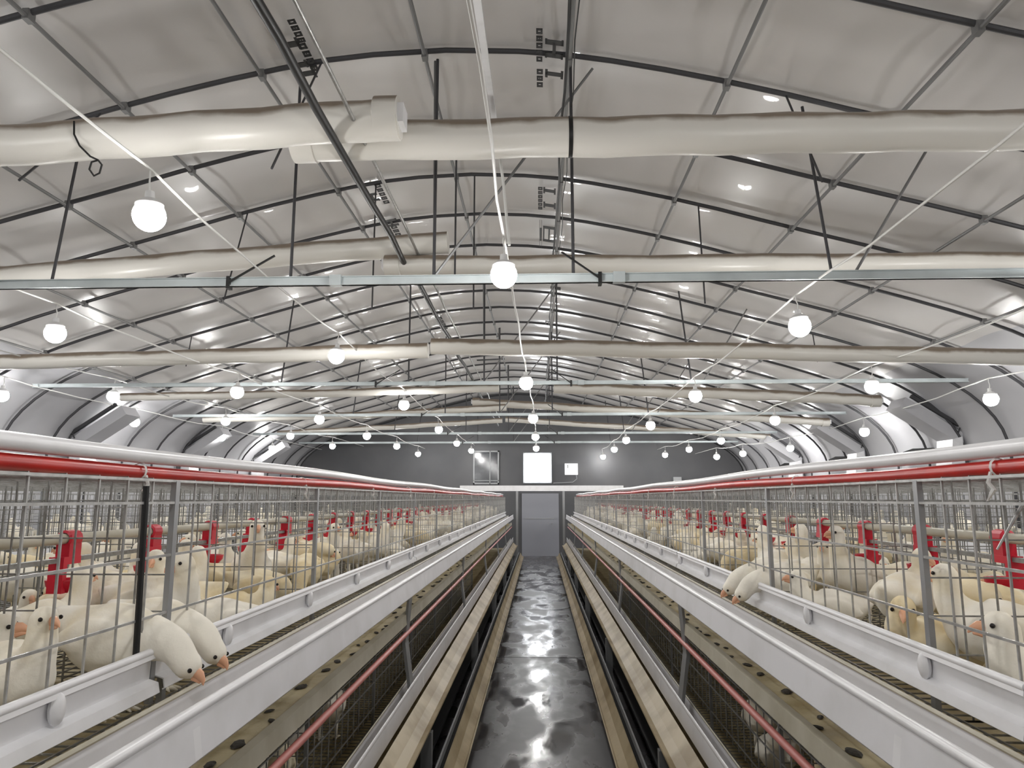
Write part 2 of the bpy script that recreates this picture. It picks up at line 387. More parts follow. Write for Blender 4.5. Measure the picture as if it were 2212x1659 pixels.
# ------------------------------------------------------------------ tie beams with rods and braces
BEAMS = [(4.78, 1.49), (9.35, 1.50), (13.1, 1.52), (16.9, 1.52), (20.2, 1.56)]
for i, (y, z) in enumerate(BEAMS):
    hw = 6.15
    t = empty('tie_beam', (XC, y, H+z)); tag(t, 'pale galvanised tie beam across the house, %s one from the camera' % ORD[i], 'beam', 'tie beams across the roof')
    m = MB(); w = .062 if i == 0 else .05
    m.box(-hw, -.02, -w/2, hw, .02, -w/2+.006).box(-hw, -.02, w/2-.006, hw, .02, w/2).box(-hw, -.004, -w/2, hw, .02, w/2)
    m.build('beam', M['beam'], t)
    for x in (-1.4, .55): MB().box(x-.04-XC, -.03, -w/2-.006, x+.04-XC, .025, w/2+.006).build('splice_plate', M['beam'], t)
    # rods hanging the beam from the rib above, and slanting braces
    rods = [(-3.42, -3.30), (-1.72, -1.72), (-.72, -.72), (.24, .24), (1.98, 1.86)]
    for j, (xb, xt) in enumerate(rods):
        rt = MB().tube([(xb-XC, 0, w/2), (xt-XC, 0, roof_z(xt)-z-.05)], .011, 6).build('hanger_rod', M['rib'], t)
    for xb, xt in ((-.72, .40), (2.15, 2.75), (-.72, -.74)):
        MB().tube([(xb-XC, .02, w/2), (xt-XC, .02, roof_z(xt)-z-.05)], .010, 6).build('brace_rod', M['purlin'], t)
    for xb, dx in ((-2.15, .32), (.42, -.26)):
        MB().bar((xb-XC, -.025, -.01), (xb+dx-XC, -.025, .18), .012).build('strap', M['black'], t)
        MB().box(xb-XC-.012, -.03, -w/2-.02, xb-XC+.012, .028, w/2+.005).build('strap_clip', M['black'], t)
# loose extra hanging rods for the ducts
for i, (px, y) in enumerate(((40, 4.0), (585, 3.9), (1777, 4.2), (500, 6.3), (812, 6.7), (1025, 6.7), (1512, 6.6), (985, 5.7), (430, 9.6), (1740, 9.6))):
    X = atY(px, 400, y).x; zt = roof_z(X)+H-.05
    zb = H+1.9 if y < 5 else H+1.80
    yr = min(RIBY, key=lambda r: abs(r-y)) if y > 5 else 4.7
    o = MB().tube([(X, y, zb), (X, yr, zt)], .008, 6).build('hanging_rod', M['rib'])
    tag(o, 'thin dark hanging rod, %s' % ['far left of the nearest duct', 'left piece of the nearest duct', 'right part of the nearest duct', 'left of the second duct', 'beyond the second duct left of centre', 'beyond the second duct near centre', 'beyond the second duct right of centre', 'at the inner end of the second duct', 'left part of the third duct', 'right part of the third duct'][i], 'rod')

# ------------------------------------------------------------------ lamps and their cables
def lamp_proto():
    t = empty('hanging_bulb')
    prof = [(0.0, -.193)]
    for a in range(-80, 36, 10): r = .078; prof.append((r*math.cos(math.radians(a)), -.115+r*math.sin(math.radians(a))))  # bulb drawn oversize, its bright halo put into the shape
    MB().lathe(prof, n=20).build('bulb', M['bulb'], t, True)
    MB().lathe([(.0635, -.072), (.067, -.066), (.067, -.055), (.036, -.03), (.024, -.025), (.022, .01), (0, .012)], n=16).build('lamp_holder', M['lampcap'], t, True)
    MB().tube([(0, 0, .01), (.006, .004, .05), (-.004, 0, .09), (0, 0, .125)], .0045, 6).build('cord', M['cable'], t, True)
    return t
LP = lamp_proto(); lp_used = False
ROWS = [('centre', 'over the aisle', 1.30, [(1088, 592), (1135, 826), (1152, 903), (1157, 943), (1158, 968)], [(1022, 0), (1045, 150)]),
        ('first left', 'over the left cages', 1.40, [(320, 462), (728, 768), (873, 874), (947, 927), (987, 957), (1018, 973)], None),
        ('second left', 'beyond the left cages', 1.30, [(118, 718), (513, 846), (690, 905), (792, 941), (857, 963), (903, 980)], None),
        ('third left', 'near the left wall', 1.38, [(245, 855), (487, 909), (628, 941), (718, 963)], None),
        ('fourth left', 'along the left wall', 1.28, [(5, 853), (290, 911), (479, 944), (588, 967)], None),
        ('first right', 'over the right cages', 1.25, [(1725, 703), (1502, 854), (1405, 918), (1352, 950), (1327, 970), (1302, 986)], None),
        ('second right', 'beyond the right cages', 1.25, [(1885, 834), (1674, 907), (1557, 951), (1488, 970), (1437, 982)], None),
        ('third right', 'along the right wall', 1.12, [(2140, 861), (1867, 932), (1707, 967), (1605, 979), (1548, 986)], None)]
for name, where, z, pts, _ in ROWS:
    P = [atZ(px, py, z) for px, py in pts]
    step = 3.55; xm = sum(p.x for p in P[:3])/len(P[:3])
    for p in P:
        if p.y > Y1-.3: p.y = Y1-.4
    seen = len(P); back = []; y = P[0].y-step
    while y > -3.6: back.append(Vector((P[0].x + (P[0].x-P[1].x)*0.3*((P[0].y-y)/step)*0, y, H+z))); y -= step
    allp = back[::-1] + P
    for i, p in enumerate(allp):
        if not lp_used: o = LP; lp_used = True
        else: o = copy_tree(LP)
        o.location = (p.x, p.y, p.z+.107); o.rotation_euler = (random.uniform(-.05, .05), random.uniform(-.08, .08), random.uniform(0, 6))
        k_ = i-len(back)
        lab = 'lit white bulb hanging %s, %s in its string counted from the camera' % (where, ORD[k_]) if k_ >= 0 else 'lit white bulb hanging %s above or behind the camera' % where
        tag(o, lab, 'lamp', 'lit bulbs hanging on cables')
    # cable
    Q = [Vector((allp[0].x, Y0+.05, H+z+.25))]
    rnd = random.Random(name)
    for i, p in enumerate(allp):
        top = p+Vector((0, 0, .107+.125))
        if i:
            a = Q[-1]
            for s in range(1, 6):
                u = s/6; q = a.lerp(top, u); q.z -= .05*math.sin(math.pi*u); q.x += rnd.uniform(-.012, .012); q.z += rnd.uniform(-.008, .008); Q.append(q)
        Q.append(top)
    Q.append(Vector((Q[-1].x, Y1-.03, Q[-1].z)))
    o = MB().tube(Q, .0075, 6).build('lamp_cable', M['cable'], smooth=True)
    tag(o, 'white cable carrying the string of bulbs %s' % where, 'cable', 'white lamp cables')
# ceiling cable tray and thick black hose
def runcable(px0, py0, z, r, material, name, lab, cat, y0=-3.8, y1=20.0, drop=.0):
    p = atZ(px0, py0, z); pts = []; rnd = random.Random(lab)
    y = y0
    while y <= y1:
        pts.append((p.x+rnd.uniform(-.012, .012), y, H+z+rnd.uniform(-.012, .012)-(.10 if any(abs(y-b[0]) < .3 for b in BEAMS) else 0)*drop)); y += .6
    o = MB().tube(pts, r, 10).build(name, material, smooth=True); return tag(o, lab, cat)
runcable(555, 0, 1.98, .023, M['black'], 'black_hose', 'thick black hose running along the roof left of the ridge', 'hose')
runcable(632, 0, 2.05, .011, M['galvw'], 'conduit', 'light grey conduit running beside the thick black hose', 'conduit')
runcable(1252, 0, 2.75, .004, M['black'], 'thin_wire', 'thin black wire along the roof right of the printed letters', 'wire')
runcable(1220, 150, 2.4, .009, M['black'], 'roof_wire', 'thick black wire running under the ridge, right side', 'wire')
# flat white channel over the aisle
a = atY(1022, -60, 2.6); b = atY(1068, 262, 4.3)
t = MB().bar(a, b, .035, .02).build('cable_trunking', M['white']); tag(t, 'white cable trunking slanting down to the aisle cable', 'trunking')
b2 = atY(1100, 530, 4.15)
t = MB().tube([b, b.lerp(b2, .5)+Vector((.01, 0, 0)), b2], .009, 8).build('supply_cable', M['cable'], smooth=True); tag(t, 'white supply cable dropping from the trunking to the first aisle bulb', 'cable')
# loop of black wire on the nearest duct
pts = [atY(x, y_, 3.62) for x, y_ in ((160, 262), (160, 290), (172, 315), (195, 338), (212, 346), (220, 356), (215, 374), (203, 380), (193, 366), (198, 350), (212, 346))]
t = MB().tube(pts, .0055, 6).build('wire_loop', M['black'], smooth=True); tag(t, 'black wire with a small coil hanging off the left duct', 'wire')

# ------------------------------------------------------------------ side air inlets
def inlet(sg, y, lab):
    xw = XC+sg*HW-sg*.03; t = empty('air_inlet', (xw, y, H+.45)); tag(t, lab, 'air inlet', 'white angled inlet hoods on the walls')
    p = [(-.02, 0), (-.03, .50), (-.80, 1.02)]
    MB().ext([(-sg*0+sg*x, z) for x, z in sheet(p, .17)], 0, .42).build('deflector_panel', M['wallfilm'], t)
    MB().ext([(sg*-.05, 0), (sg*-.24, 0), (sg*-.19, .40), (sg*-.05, .44)], -.02, .40).build('end_plate', M['white'], t)
    MB().tube([(sg*-.1, -.02, .5), (sg*-.05, -.02, .62), (sg*-.02, -.02, .5)], .012, 6).build('hinge', M['rib'], t)
    MB().bar((sg*-.72, .0, 1.04), (sg*.0, .0, .56), .05).build('stay', M['rib'], t)
    return t
for i, y in enumerate((11.2, 14.8, 18.5)): inlet(-1, y, 'white angled air inlet hood on the left wall, %s from the camera' % ORD[i])
for i, y in enumerate((10.7, 13.9, 17.2)): inlet(1, y, 'white angled air inlet hood on the right wall, %s from the camera' % ORD[i])
for i, (y0, y1, z0, z1) in enumerate(((8.5, 9.35, .60, .80), (11.35, 12.45, .64, .81), (14.4, 15.6, .66, .86), (17.6, 18.7, .68, .88))):
    x = XC+HW
    t = empty('vent_opening', (x-.10, (y0+y1)/2, H+z0)); tag(t, 'black vent opening low on the right wall, %s from the camera' % ORD[i], 'vent', 'black vents on the right wall')
    m = MB(); L = (y1-y0)/2; h = z1-z0
    vs = [(0, -L, 0), (0, L, 0), (0, L*.9, h*.8), (0, L*.3, h), (0, -L*.7, h*.85), (0, -L, h*.5)]; n = len(vs)
    m.add(vs+[(.05, b, c) for _, b, c in vs], [tuple(range(n)), tuple(range(2*n-1, n-1, -1))]+[(j, (j+1) % n, n+(j+1) % n, n+j) for j in range(n)])
    m.build('vent_mouth', M['dark'], t); MB().box(-.03, -L-.02, -.02, .05, L+.02, 0).build('sill', M['rib'], t)

# ------------------------------------------------------------------ cages
L = 1.2; D = 1.0; CH = .565
ZF = [H-.52, H-1.25]        # cage floors: top tier, second tier
XF = .94
YM = [-.55+i*L for i in range(17)]
def cage_proto():
    t = empty('battery_cage')
    fr = MB()
    for k in range(1, 11): fr.bar((0, k*L/11, .06), (0, k*L/11, CH), .0042)
    for z, w in ((.38, .0058), (.24, .0055), (.10, .005), (.51, .006), (CH, .006)): fr.bar((-.004, 0, z), (-.004, L, z), w)
    fr.build('front_panel', M['galvw'], t)
    tp = MB()
    for k in range(1, 11): tp.bar((0, k*L/11, CH+.004), (D, k*L/11, CH+.004), .0035)
    for k in range(1, 14): tp.bar((k*D/14, 0, CH), (k*D/14, L, CH), .0035)
    tp.build('top_panel', M['galv'], t)
    fb = MB()
    for k in range(0, 25): fb.bar((0, k*L/24, 0), (D, k*L/24, 0), .004)
    for k in range(0, 21): fb.bar((k*D/20, 0, .004), (k*D/20, L, .004), .004)
    fb.build('floor_grid', M['galv'], t)
    pt = MB()
    for k in range(1, 12): pt.bar((k*D/12, .003, 0), (k*D/12, .003, CH), .0038)
    for z in (.06, .15, .24, .33, .42, .51): pt.bar((0, 0, z), (D, 0, z), .0038)
    pt.build('partition', M['galv'], t)
    bk = MB()
    for k in range(1, 11): bk.bar((D, k*L/11, 0), (D, k*L/11, CH), .0038)
    for z in (.12, .24, .36, .48): bk.bar((D, 0, z), (D, L, z), .0038)
    bk.build('back_panel', M['galv'], t)
    MB().box(-.008, -.010, -.06, .006, .010, CH).build('corner_post', M['post'], t)
    return t
CP = cage_proto(); used = False
def place_cage(sg, xf, y, zf, lab, grp):
    """front at x=sg*xf facing the aisle side; depth grows away from it"""
    global used
    if not used: o = CP; used = True
    else: o = copy_tree(CP)
    if sg > 0: o.location = (xf, y, zf); o.rotation_euler = (0, 0, 0)
    else: o.location = (-xf, y+L, zf); o.rotation_euler = (0, 0, math.pi)
    return tag(o, lab, 'cage', grp)
for sg in (-1, 1):
    S = SIDE[sg]
    for i, y in enumerate(YM):
        vis = i-1
        lab = ('galvanised wire top-tier cage by the aisle on the %s, %s one from the camera' % (S, ORD[vis])) if 0 <= vis < 7 else ('far galvanised wire top-tier cage along the %s of the aisle' % S if vis >= 7 else 'wire top-tier cage on the %s beside the camera' % S)
        place_cage(sg, XF, y, ZF[0], lab, 'top-tier cages %s of the aisle' % S)
        # rear half of the double row, its front to the next aisle: same module turned round
        o = place_cage(-sg, 0, y, ZF[0], 'top-tier wire cage in the rear half of the %s cage row' % S, 'rear top-tier cages %s' % S)
        o.location.x = sg*(XF+2*D+.02) 
        if i < 9:
            o = place_cage(sg, XF, y, ZF[1], ('second-tier wire cage under the feed trough on the %s, %s one from the camera' % (S, ORD[vis])) if 0 <= vis < 5 else 'second-tier wire cage far along or beside the camera on the %s' % S, 'second-tier cages %s' % S)
            o.scale = (1, 1, .97)
    # outer row beyond the next aisle
    for i, y in enumerate(YM):
        if i < 1: continue
        place_cage(sg, 4.55 if sg < 0 else 4.45, y, ZF[0], 'wire cage in the outer row beyond the %s cage row' % S, 'outer row cages %s' % S)

# long profiles along the rows
YE = YM[-1]+L; YS = -.6
def P(l): return [(x, H+z) for x, z in l]
TRO = sheet([(.846, -.452), (.838, -.50), (.80, -.545), (.735, -.552), (.708, -.53), (.722, -.44)], .004)
def ringpts(cx, cz, r, n=8): return [(cx+r*math.cos(2*math.pi*k/n), cz+r*math.sin(2*math.pi*k/n)) for k in range(n)]
for sg in (-1, 1):
    S = SIDE[sg]
    for ti, dz in enumerate((0, -.60)):
        T = ('top', 'second')[ti]
        t = empty('feed_trough', (sg*.78, YS, H+dz-.552)); tag(t, 'long white feed trough along the %s-tier cages on the %s' % (T, S), 'feed trough')
        off = lambda l: [((x if ti == 0 else .722+(x-.722)*.5)-.78, z-(-.552)) for x, z in l]
        MB().ext(off(TRO), 0, YE-YS, sg).build('channel', M['white2'], t, True)
        MB().ext(off(ringpts(.722, -.436, .011, 12)), 0, YE-YS, sg).build('rim', M['white'], t, True)
        MB().ext(off(ringpts(.846, -.452, .006, 8)), 0, YE-YS, sg).build('back_lip', M['cream'], t, True)
        MB().ext(off([(.838, -.515), (.80, -.541), (.737, -.547), (.713, -.527), (.713, -.515)]), 0, YE-YS, sg).build('feed', M['feed'], t)
        for yy in (1.55, 4.6, 7.6): MB().ext(off(sheet([(.847, -.45), (.839, -.50), (.80, -.5465), (.733, -.5535), (.706, -.53), (.720, -.44)], .002)), yy-YS, yy-YS+.03, sg).build('joint_collar', M['white'], t)
        # deflector rails on the cage fronts, in lengths
        cuts = [-.6, 1.78, 5.4, 9.0, 12.6, 16.2, YE] if sg < 0 else [-.6, 1.46, 4.95, 8.5, 12.1, 15.7, YE]
        if ti == 0:
            pr = sheet([(.922, -.352), (.912, -.352), (.908, -.368), (.926, -.376), (.928, -.418), (.905, -.425), (.900, -.448), (.906, -.452)], .0035)
            for j, (a_, b_) in enumerate(zip(cuts, cuts[1:])):
                g = .012; dd = .0 if j else -.004
                t = empty('deflector_rail', (sg*.92, a_+g, H-.45)); tag(t, 'white stepped plastic rail on the %s cage fronts, %s length from the camera' % (S, ORD[j]), 'rail', 'white deflector rails %s' % S)
                MB().ext([(x-.92, z+.45+dd) for x, z in pr], 0, b_-a_-2*g, sg).build('profile', M['white'], t, True)
                MB().ext([(x-.92, z+.45+dd) for x, z in ringpts(.917, -.353, .009, 10)], 0, b_-a_-2*g, sg).build('top_bead', M['white'], t, True)
                yy = (1.41 if sg < 0 else 1.84)-.76*2
                while yy < min(b_, 12)-.05:
                    if yy > a_+.05:
                        c = MB(); c.lathe([(0, -.016), (.010, -.015), (.016, -.010), (.019, 0), (.016, .010), (.010, .015), (0, .016)], (0, 0, 0), 12, 'x')
                        for q in range(len(c.v)):
                            x_, y_, z_ = c.v[q]; c.v[q] = (x_*.8, y_, z_*1.7)
                        c.build('clip', M['white'], t, True, loc=(sg*(.914-.92), yy-a_-g, .058))
                    yy += .76
                MB().bar((sg*.012, -g, -.03), (sg*.012, -g, .11), .012, .02).build('end_bracket', M['post'], t)
    # manure belts and their rails
    for ti, (z, x0) in enumerate(((-.665, .775), (-1.31, .66))):
        T = ('top', 'second')[ti]
        t = MB().box(min(sg*x0, sg*2.98), YS, H+z-.012, max(sg*x0, sg*2.98), YE, H+z).build('manure_belt', M['belt']); tag(t, 'soiled yellowish manure belt under the %s-tier cages on the %s' % (T, S), 'manure belt')
        if ti == 0:
            t2 = MB().ext(P(sheet([(.778, -.640), (.755, -.645), (.750, -.70), (.768, -.715)], .004)), YS, YE, sg).build('belt_rail', M['cream']); tag(t2, 'cream rail edging the top manure belt on the %s' % S, 'rail')
            t2 = MB().ext(P(ringpts(.755, -.752, .013, 10)), YS, YE, sg).build('feed_pipe', M['pink'], smooth=True); tag(t2, 'faded red pipe under the cream rail on the %s' % S, 'pipe')
            rnd = random.Random(sg); n = 0; y = .8
            while y < 9:
                x = sg*rnd.uniform(.80, .865); m = MB(); s = rnd.uniform(.010, .022)
                m.lathe([(0, -.3), (.5, -.25), (.9, .0), (.7, .35), (.3, .55), (0, .6)], n=9)
                for q in range(len(m.v)):
                    vx, vy, vz = m.v[q]; m.v[q] = (vx*s*rnd.uniform(.7, 1.1), vy*s*1.8*rnd.uniform(.8, 1.2), vz*s*.6)
                o = m.build('dropping', M['dung'], loc=(x, y, H+z+.003)); o.rotation_euler = (0, 0, rnd.uniform(-.7, .7))
                tag(o, 'dark lump of dropping lying on the %s manure belt' % S, 'dropping', 'droppings on the %s belt' % S); y += rnd.uniform(.07, .30)
    # tan boards near the floor
    t = MB().ext(P(sheet([(.712, -1.162), (.668, -1.205), (.628, -1.238), (.600, -1.232)], .008)), YS, YE, sg).build('belt_board', M['tan']); tag(t, 'tan soiled board below the second trough on the %s' % S, 'board')
    t = MB().ext(P(sheet([(.520, -1.432), (.490, -1.495), (.448, -1.535), (.436, -1.52)], .008)), YS, YE, sg).build('belt_board', M['tan']); tag(t, 'tan soiled board nearest the floor on the %s' % S, 'board')
    t = MB().ext(P([(.555, -1.415), (.565, -1.415), (.565, -1.455), (.555, -1.455)]), YS, YE, sg).build('base_rail', M['post']); tag(t, 'thin grey steel rail behind the lowest board on the %s' % S, 'rail')
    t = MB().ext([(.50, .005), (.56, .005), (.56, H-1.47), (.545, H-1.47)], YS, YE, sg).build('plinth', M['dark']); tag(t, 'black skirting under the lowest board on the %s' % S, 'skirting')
    t = MB().box(min(sg*.66, sg*2.98), YS, H-1.52, max(sg*.66, sg*2.98), YE, H-1.50).build('manure_belt', M['black']); tag(t, 'lowest belt coloured black for the shadow under the %s cages' % S, 'manure belt')  # black colour stands in for the shade below the upper tiers
    # struts
    for i, y in enumerate((1.25, 4.2, 7.2, 10.2, 13.2, 16.2)):
        if sg > 0: y -= .25
        t = MB().ext(P([(.738, -.545), (.752, -.56), (.775, -.80), (.738, -1.04), (.722, -1.04), (.757, -.80)]), y, y+.10, sg).build('trough_strut', M['post'])
        tag(t, 'grey steel strut between upper and lower trough on the %s, %s from the camera' % (S, ORD[i]), 'strut', 'trough struts %s' % S)
        t = MB().box(min(sg*.60, sg*.66), y, 0, max(sg*.60, sg*.66), y+.05, H-1.27).build('frame_leg', M['post']); tag(t, 'grey steel frame leg under the %s cages, %s from the camera' % (S, ORD[i]), 'frame leg', 'frame legs %s' % S)
    # pipes on top
    def wavy(x, z, a):
        pts = []; y = YS
        while y < YE: pts.append((sg*(x+.006*math.sin(y*1.3+a)), y, H+z+.004*math.sin(y*2.1+a))); y += .3
        return pts
    t = empty('feed_line', (sg*1.0, YS, H+.07)); o_ = Vector((sg*1.0, YS, H+.07))
    tag(t, 'red pipe lying along the top of the %s cages, tied with twine' % S, 'pipe')
    MB().tube([Vector(p)-o_ for p in wavy(1.0, .068, 0)], .0175, 12).build('pipe', M['red'], t, True)
    for i in range(14):
        y = (1.78 if sg < 0 else 1.62)+i*1.25
        m = MB(); m.lathe([(.019, -.004), (.022, 0), (.019, .004)], (0, y-YS, -.002), 12, 'y')
        m.tube([(-sg*.019, y-YS, -.012), (-sg*.024, y-YS+.004, -.035), (-sg*.018, y-YS-.004, -.05), (-sg*.026, y-YS+.01, -.075)], [.004, .005, .006, .002], 6)
        m.build('twine_tie', M['cable'], t, True)
    t = MB().tube(wavy(.995, .110, 1), .0185, 12).build('white_pipe', M['white'], smooth=True); tag(t, 'white pipe on top of the red pipe along the %s cages' % S, 'pipe')
    t = MB().tube([(sg*4.52, .8, H+.09), (sg*4.52, YE, H+.09)], .02, 10).build('white_pipe', M['white'], smooth=True); tag(t, 'white pipe on top of the outer cage row, %s' % S, 'pipe')
    t = MB().tube([(sg*2.9, YS, H+.08), (sg*2.9, YE, H+.08)], .02, 10).build('white_pipe', M['white'], smooth=True); tag(t, 'white pipe on the rear edge of the %s cage row' % S, 'pipe')
    t = MB().ext(P([(x+3.7, z) for x, z in TRO]), .8, YE, sg).build('feed_trough', M['white2']); tag(t, 'white feed trough of the outer cage row, %s' % S, 'feed trough')
    # drinker line
    dl = empty('drinker_line', (sg*1.5, YS, H-.125)); tag(dl, 'white drinker pipe with red cups inside the %s top-tier cages' % S, 'drinker line')
    MB().tube([(0, 0, 0), (0, YE-YS, 0)], .0165, 12).build('pipe', M['cream'], dl, True)
    MB().box(-.012, 0, -.072, .012, YE-YS, -.058).build('support_rail', M['galv'], dl)
    clip = MB().lathe([(.019, -.030), (.027, -.027), (.027, .027), (.019, .030)], n=12, axis='y').box(-.022, -.030, -.060, .022, .030, -.015)
    clip.box(-.024, -.055, -.078, .024, .030, -.055).box(-.024, -.055, -.165, .024, -.036, -.06)
    cme = clip.mesh('cup_bracket', M['crimson'], False)
    cup = MB(); cup.lathe([(0, -.012), (.040, -.010), (.058, .010), (.062, .028), (.055, .028), (.048, .010), (0, -.002)], n=16).box(-.024, -.058, .0, .024, -.036, .026)
    cum = cup.mesh('cup', M['crimson'], True)
    nip = MB().lathe([(.004, 0), (.006, -.01), (.006, -.03), (.003, -.04), (0, -.04)], n=8).mesh('nipple', M['post'])
    for i in range(36):
        y = (2.3 if sg < 0 else 2.45)+(i-3)*.5-YS
        if y > YE-YS-.1: break
        b = bpy.data.objects.new('cup_bracket', cme); COL.objects.link(b); b.parent = dl; b.location = (0, y, 0)
        if i == 6 or i == 9: b.rotation_euler = (0, .1, 0)
        c = bpy.data.objects.new('cup', cum); COL.objects.link(c); c.parent = b; c.location = (0, .006, -.155)
        c = bpy.data.objects.new('nipple', nip); COL.objects.link(c); c.parent = b; c.location = (0, .0, -.055)
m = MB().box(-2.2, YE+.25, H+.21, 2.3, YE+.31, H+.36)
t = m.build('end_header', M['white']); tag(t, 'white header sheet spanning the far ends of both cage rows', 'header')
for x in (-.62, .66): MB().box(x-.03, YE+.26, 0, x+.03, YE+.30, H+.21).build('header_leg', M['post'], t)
# black strap post on the left cage, and pale rod at right
t = MB().tube([(-.934, 1.70, H+.03), (-.930, 1.705, H-.36)], .0075, 8).build('black_strap', M['black']); tag(t, 'black strap hanging down the front of the left cage from the red pipe', 'strap')
t = MB().tube([atY(2210, 1088, 1.5), atY(2154, 1187, 1.50)], [.004, .002], 6).build('loose_wire', M['galvw']); tag(t, 'loose pale wire end sticking out of the right cage front', 'wire')

# ------------------------------------------------------------------ chickens
DG = None
def chicken_mesh(name, spine, legs=True, wing_rot=0, vox=.0075, mats=None):
    """spine: (x, y, z, r_side, r_vert); bird faces +x, feet at z=0"""
    m = MB(); n = 14; vs = []; fs = []
    P_ = [Vector(s[:3]) for s in spine]
    # resample smoothly (Catmull-Rom)
    S = []; N = len(spine)
    for i in range(N-1):
        p0 = spine[max(i-1, 0)]; p1 = spine[i]; p2 = spine[i+1]; p3 = spine[min(i+2, N-1)]
        for s in range(4):
            u = s/4; S.append([.5*((2*b)+(-a+c)*u+(2*a-5*b+4*c-d)*u*u+(-a+3*b-3*c+d)*u**3) for a, b, c, d in zip(p0, p1, p2, p3)])
    S.append(list(spine[-1])); Pn = [Vector(s[:3]) for s in S]
    for i, s in enumerate(S):
        d = (Pn[min(i+1, len(S)-1)]-Pn[max(i-1, 0)]).normalized()
        side = Vector((0, 0, 1)).cross(d)
        side = side.normalized() if side.length > .15 else Vector((0, 1, 0))
        up = d.cross(side).normalized()
        for k in range(n):
            a = 2*math.pi*k/n; vs.append(Pn[i]+side*math.cos(a)*max(s[3], .002)+up*math.sin(a)*max(s[4], .002))
    for i in range(len(S)-1):
        for k in range(n): fs.append((i*n+k, i*n+(k+1) % n, (i+1)*n+(k+1) % n, (i+1)*n+k))
    fs.append(tuple(range(n-1, -1, -1))); fs.append(tuple((len(S)-1)*n+k for k in range(n)))
    m.add(vs, fs)
    bx = spine[2]; bc = Vector(bx[:3])
    for sg in (-1, 1):       # wings folded on the flanks
        w = MB(); w.lathe([(0, -.085), (.018, -.07), (.034, -.03), (.040, .01), (.032, .05), (.016, .072), (0, .078)], n=12, axis='x')
        c = bc+Vector((.012, sg*(bx[3]-.008), .012))
        w.v = [(c.x+x, c.y+y*.38, c.z+z+(x*.18)) for x, y, z in w.v]; m.add(w.v, w.f)
        if legs:
            hx, hz = bc.x+.03, bc.z-bx[4]*.55
            m.tube([(hx, sg*.035, hz), (hx+.012, sg*.04, hz*.72)], [.028, .014], 10)
    ob = m.build('tmp', M['feather'])
    md = ob.modifiers.new('r', 'REMESH'); md.mode = 'VOXEL'; md.voxel_size = vox; md.use_smooth_shade = True
    sm = ob.modifiers.new('s', 'SMOOTH'); sm.factor = .5; sm.iterations = 4
    dg = bpy.context.evaluated_depsgraph_get(); me = bpy.data.meshes.new_from_object(ob.evaluated_get(dg)); me.name = name
    bpy.data.objects.remove(ob)
    bm = bmesh.new(); bm.from_mesh(me)
    nf = len(bm.faces)
    if legs:
        lm = MB()
        for sg in (-1, 1):
            hx, hz = bc.x+.042, (bc.z-bx[4]*.55)*.74
            lm.tube([(hx, sg*.04, hz), (hx-.012, sg*.04, .035), (hx+.0, sg*.04, .008)], [.010, .0065, .0075], 8)
            for dx, dy in ((.045, 0), (.038, .022), (.038, -.022), (-.022, 0)):
                lm.tube([(hx, sg*.04, .008), (hx+dx*.6, sg*.04+dy*.6, .008), (hx+dx, sg*.04+dy, .004)], [.006, .005, .002], 6)
        lme = lm.mesh('l', M['leg']); bm.from_mesh(lme); bm.faces.ensure_lookup_table()
        for f in bm.faces[nf:]: f.material_index = 1; f.smooth = True
    bm.to_mesh(me); bm.free(); me.materials.clear(); me.materials.append((mats or M['feather'])); me.materials.append(M['leg'])
    return me
# head pieces in head space: head centre 0, looking along +x
bkm = MB(); bkm.tube([(.012, 0, .001), (.024, 0, .002), (.035, 0, -.002), (.041, 0, -.009)], [.0125, .0105, .0055, .001], 10)
bkm.tube([(.014, 0, -.009), (.026, 0, -.008), (.033, 0, -.010)], [.009, .006, .002], 8)
bkm.v = [(x, y*.8, z) for x, y, z in bkm.v]
bkm.v = [(x*1.15, y*.98, z*1.1) for x, y, z in bkm.v]
BK = bkm.mesh('beak', M['beak'], True)
EY = MB().lathe([(0, -.0048)]+[(.0052*math.cos(math.radians(a)), .0048*math.sin(math.radians(a))) for a in range(-70, 71, 20)]+[(0, .0048)], n=12, axis='y').mesh('eye', M['eye'], True)
HR = .026
POSES = {}
def pose(key, body, head, yaw=0, pitch=0, legs=True, yellow=False):
    """head=(x,y,z) centre; yaw/pitch of the beak (radians, pitch down positive)"""
    d = Vector((math.cos(yaw)*math.cos(pitch), math.sin(yaw)*math.cos(pitch), -math.sin(pitch)))
    h = Vector(head); e = h+d*.022
    pre = h-d*.014
    sp = list(body)+[(*pre, .030, .032), (*h, .0285, .031), (*e, .015, .018)]
    me = chicken_mesh('chicken_'+key, sp, legs, mats=M['feather2'] if yellow else M['feather'])
    lo = me.copy(); POSES[key] = (me, h, yaw, pitch)
B0 = [(-.175, 0, .215, .010, .006), (-.125, 0, .195, .042, .040), (-.045, 0, .170, .078, .080), (.045, 0, .175, .074, .082), (.090, 0, .215, .045, .050)]
pose('stand', B0+[(.108, 0, .255, .035, .037)], (.122, 0, .305))
pose('stand_turn', B0+[(.105, .01, .255, .035, .037)], (.112, .030, .302), yaw=1.0)
pose('stand_back', B0+[(.100, -.01, .250, .035, .037)], (.088, -.028, .292), yaw=-2.0, pitch=.2)
B1 = [(-.165, 0, .12, .010, .006), (-.12, 0, .105, .045, .038), (-.04, 0, .088, .082, .078), (.045, 0, .095, .076, .076), (.088, 0, .130, .046, .048)]
pose('sit', B1+[(.105, 0, .165, .035, .037)], (.118, 0, .205), legs=False)
pose('sit_yellow', B1+[(.10, .015, .16, .035, .037)], (.108, .035, .185), yaw=.9, pitch=.3, legs=False, yellow=True)
